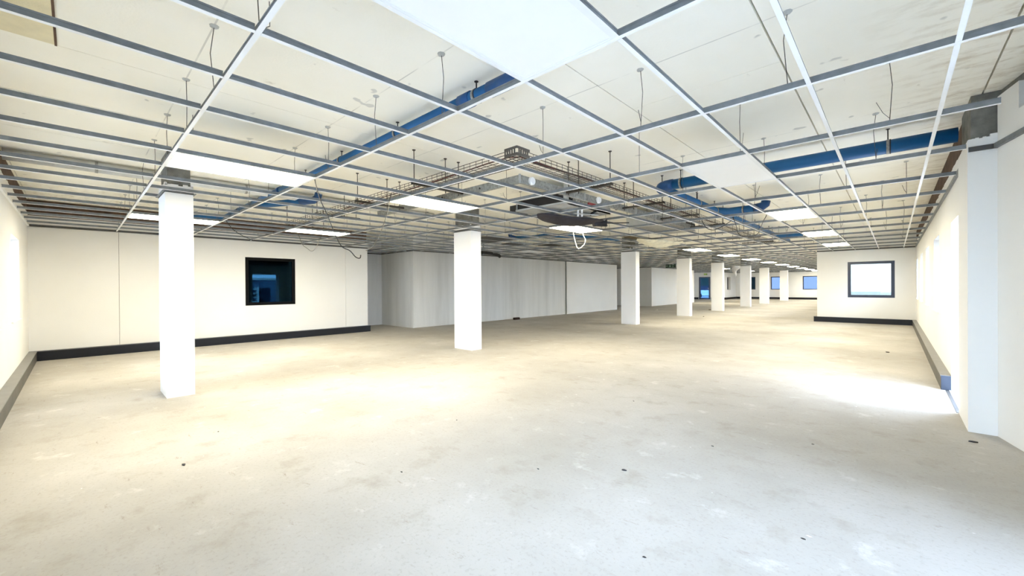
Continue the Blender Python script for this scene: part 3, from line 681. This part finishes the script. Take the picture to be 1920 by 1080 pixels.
# ------------------------------------------------------------------ loose cables
def cable(pts, r, label, m=MBLK):
    P = [Vector(p) for p in pts]; out = []
    for i in range(len(P) - 1):
        p0, p1, p2, p3 = P[max(i - 1, 0)], P[i], P[i + 1], P[min(i + 2, len(P) - 1)]
        for k2 in range(5):
            s = k2 / 5
            out.append(.5 * ((2 * p1) + (-p0 + p2) * s + (2 * p0 - 5 * p1 + 4 * p2 - p3) * s * s + (-p0 + 3 * p1 - 3 * p2 + p3) * s ** 3))
    out.append(P[-1]); tag(MB().tube(out, r, 6).build('hanging_cable', m, smooth=True), label, 'cable')
cable([(-4.70, 1.84, 2.60), (-4.68, 1.82, 2.525), (-4.66, 1.87, 2.311), (-4.64, 1.93, 2.168), (-4.61, 2.01, 1.933), (-4.58, 2.07, 1.803), (-4.55, 2.15, 1.757), (-4.53, 2.21, 1.686), (-4.51, 2.25, 1.675), (-4.51, 2.26, 1.712)], .0055, 'longest loose black cable, hanging with a hooked end in front of the left wall')
cable([(-8.66, 1.80, 2.60), (-8.65, 1.84, 2.525), (-8.63, 1.93, 2.39), (-8.6, 2.07, 2.285), (-8.57, 2.24, 2.208)], .006, 'loose black cable hanging diagonally right of the nearest column, above the dark window')
cable([(-9.966, 3.40, 2.565), (-9.86, 3.43, 2.57), (-9.82, 3.45, 2.525), (-9.79, 3.52, 2.323), (-9.76, 3.62, 2.231), (-9.73, 3.7, 2.173), (-9.7, 3.78, 2.249), (-9.67, 3.89, 2.512), (-9.5, 3.95, 2.58), (-9.366, 3.98, 2.565)], .006, 'small grey cable loop hanging in front of the left wall, right of the dark window', simple('grey_cable', (.05, .05, .045), .5))
cable([(-4.98, 2.94, 2.62), (-4.99, 2.92, 2.525), (-5.0, 2.89, 2.35), (-5.03, 2.85, 2.19), (-5.05, 2.8, 2.044), (-5.1, 2.73, 1.885), (-5.14, 2.65, 1.826)], .0055, 'grey cable with a frayed pale end hanging in front of the recess', simple('pale_grey_cable', (.075, .07, .06), .5))
cable([(-2.66, 8.1, 2.6), (-2.64, 8.12, 2.525), (-2.57, 8.14, 2.409), (-2.47, 8.18, 2.372), (-2.35, 8.21, 2.414), (-2.18, 8.27, 2.53), (-2.15, 8.28, 2.6)], .0065, 'shallow black cable loop below the wire tray, near the blue pipe')
cable([(-2.14, 8.12, 2.6), (-2.11, 8.13, 2.525), (-2.07, 8.14, 2.387), (-2.04, 8.15, 2.26), (-1.97, 8.17, 2.208), (-1.84, 8.2, 2.199), (-1.75, 8.22, 2.24), (-1.7, 8.24, 2.368), (-1.67, 8.25, 2.459), (-1.63, 8.26, 2.539), (-1.62, 8.26, 2.6)], .0055, 'deep dark cable loop hanging under the blue pipe, left of the right-hand LED panels')
cable([(-5.21, 7.55, 2.6), (-5.2, 7.56, 2.525), (-5.16, 7.59, 2.299), (-5.11, 7.62, 2.168), (-5.02, 7.69, 2.236), (-4.98, 7.71, 2.353), (-5.02, 7.68, 2.472), (-5.03, 7.67, 2.6)], .006, 'white cable loop hanging below the LED panel under the black sheet', MWPL)

# ------------------------------------------------------------------ signs and small items
t = thing('exit_sign', (-8.98, 22.4, 2.31), 'dark green hanging exit sign with arrow, running figure and doorway, left of the fourth column', 'sign')
MB().box(-9.25, -8.70, 22.39, 22.42, 2.315, 2.50).build('sign_plate', MSIGN, t)
p = MB(); yy = 22.388; y2 = 22.391
p.box(-9.20, -9.10, yy, y2, 2.40, 2.42); 
p.box(-9.22, -9.20, yy, y2, 2.395, 2.425); p.box(-9.20, -9.185, yy, y2, 2.38, 2.44)
p.box(-9.03, -9.005, yy, y2, 2.445, 2.475); p.box(-9.04, -8.99, yy, y2, 2.39, 2.44); p.box(-9.06, -9.03, yy, y2, 2.35, 2.395); p.box(-9.0, -8.965, yy, y2, 2.345, 2.39); p.box(-8.99, -8.955, yy, y2, 2.41, 2.43)
p.box(-8.90, -8.80, yy, y2, 2.345, 2.36); p.box(-8.90, -8.885, yy, y2, 2.36, 2.475); p.box(-8.815, -8.80, yy, y2, 2.36, 2.475); p.box(-8.90, -8.80, yy, y2, 2.465, 2.48)
p.build('pictogram', MSIGNL, t)
for x in (-9.2, -8.75): MB().tube([(x, 22.405, 2.5), (x, 22.405, 2.62)], .006, 6).build('hanging_rod', MBLK, t)
t = thing('exit_sign', (-13.05, 40.95, 2.4), 'tiny green exit sign on the end wall over the blue glazed door', 'sign')
MB().box(-13.25, -12.95, 40.97, 41.0, 2.30, 2.46).build('sign_plate', simple('light_green_sign', (.35, .50, .12), .4), t)
MB().box(-12.99, -12.955, 40.965, 40.97, 2.31, 2.45).build('dark_edge', MSIGN, t)
bag = MB()
for iv in range(9):
    for k2 in range(10):
        th = 2 * math.pi * k2 / 10; rr2 = (.28 - .028 * iv) * (1 + .35 * math.sin(3 * th + iv)) * (.5 + .5 * min(1, (9 - iv) / 6))
        bag.v.append((-7.12 + .04 * math.sin(iv) + rr2 * .8 * math.cos(th), 27.7 + rr2 * math.sin(th), 2.52 - .078 * iv))
for iv in range(8):
    for k2 in range(10):
        q = iv * 10 + k2; q2 = iv * 10 + (k2 + 1) % 10; bag.f.append((q, q2, q2 + 10, q + 10)); bag.mi.append(0)
tag(bag.build('polythene_scrap', simple('white_film', (.70, .68, .65), .5, var=.1), smooth=True), 'white polythene scrap dangling from the grid in front of the sixth column', 'plastic sheet')
br = MB().box(-11.18, -11.06, 12.0, 12.28, 0, .085); tag(br.build('brick', MBRICK), 'dark brick lying on the floor at the foot of the unpainted wall', 'brick')
def chip(x, y, s, label, m=MBLK, grp=None):
    mb = MB(); a = rnd.uniform(0, 3); pts = [(x + s * math.cos(a + k2 * 1.26) * (1.6 if k2 % 2 else .8), y + s * math.sin(a + k2 * 1.26) * .7) for k2 in range(5)]
    mb.prism(pts, 0, s * .5); tag(mb.build('debris_chip', m), label, 'debris', grp)
chip(-3.93, .55, .016, 'dark wood sliver on the floor at lower left, below the nearest column'); chip(.48, 5.15, .02, 'dark pebble on the floor just below the pier by the doorway')
chip(-1.43, 2.7, .014, 'small dark chip on the floor, right of the lower middle')
for (x, y) in ((-.9, 1.9), (-1.9, 2.3), (-2.6, 1.6), (-3.2, 2.6), (-.35, 2.6), (-1.1, 3.6), (-4.6, .9), (-2.2, 4.4), (-.5, 4.2)):
    chip(x, y, .0075, 'tiny dark speck of debris on the dusty screed floor', MBLK, 'tiny debris specks on the floor')
chip(-9.5, 21.8, .05, 'pale crumpled scrap on the floor left of the fourth column', MWPL); chip(-7.25, 23.45, .06, 'dark scrap on the floor at the foot of the fifth column')
chip(-5.9, 18.2, .035, 'brown chip on the floor in the far middle, right of the fourth column', MBRICK); chip(-.09, 10.82, .03, 'brown flake on the floor near the right wall trunking', MBRICK)
# low site cabin outside the right doorway (mirrored in the dark window)
t = thing('site_cabin', (10, 9, -.16), 'low grey blue cabin with white steps outside, mirrored in the dark window', 'cabin')
MB().box(9.0, 12.0, 1.0, 17.0, -.16, 1.9).build('cabin_body', simple('blue_grey_cladding', (.12, .19, .27), .7, var=.1), t)
MB().box(8.95, 9.0, 8.6, 9.5, -.1, 1.35).box(8.95, 9.0, 5.5, 7.2, -.1, 1.3).build('cabin_door', MFRB, t)
MB().box(8.9, 9.02, 1.0, 17.0, 1.9, 2.05).build('roof_edge', MWPL, t)
sp = MB()
for k2 in range(5): sp.box(8.3, 8.9, 7.6, 8.5, .1 + k2 * .28, .16 + k2 * .28)
sp.box(8.25, 8.9, 7.5, 7.6, -.16, 1.4).box(8.25, 8.9, 8.5, 8.6, -.16, 1.4); sp.build('white_steps', MWPL, t)
# outside, seen through the blue door
t = thing('parked_car', (-16.3, 52, -.16), 'small pale car parked outside beyond the blue glazed door', 'car')
MB().prism([(-17.6, 51.2), (-15.2, 51.2), (-15.2, 52.9), (-17.6, 52.9)], .1, .75).build('body', MWPL, t)
MB().box(-17.2, -15.7, 51.3, 52.8, .75, 1.25).build('cabin', MFRB, t)
for x in (-17.1, -15.7): MB().tube([(x, 51.15, .14), (x, 51.35, .14)], .3, 14).build('wheel', MBLK, t)
hd = MB()
for iu in range(10):
    x = -22 + iu * .9; h = 4.5 + 1.5 * math.sin(iu * .7) + rnd.uniform(-.8, .8)
    hd.prism([(x, 60 + rnd.uniform(-.4, .4)), (x + .95, 60 + rnd.uniform(-.4, .4)), (x + .95, 62), (x, 62)], -.16, h)
tag(hd.build('hedge', MLEAF), 'dark row of trees and hedge outside beyond the blue glazed door', 'hedge')
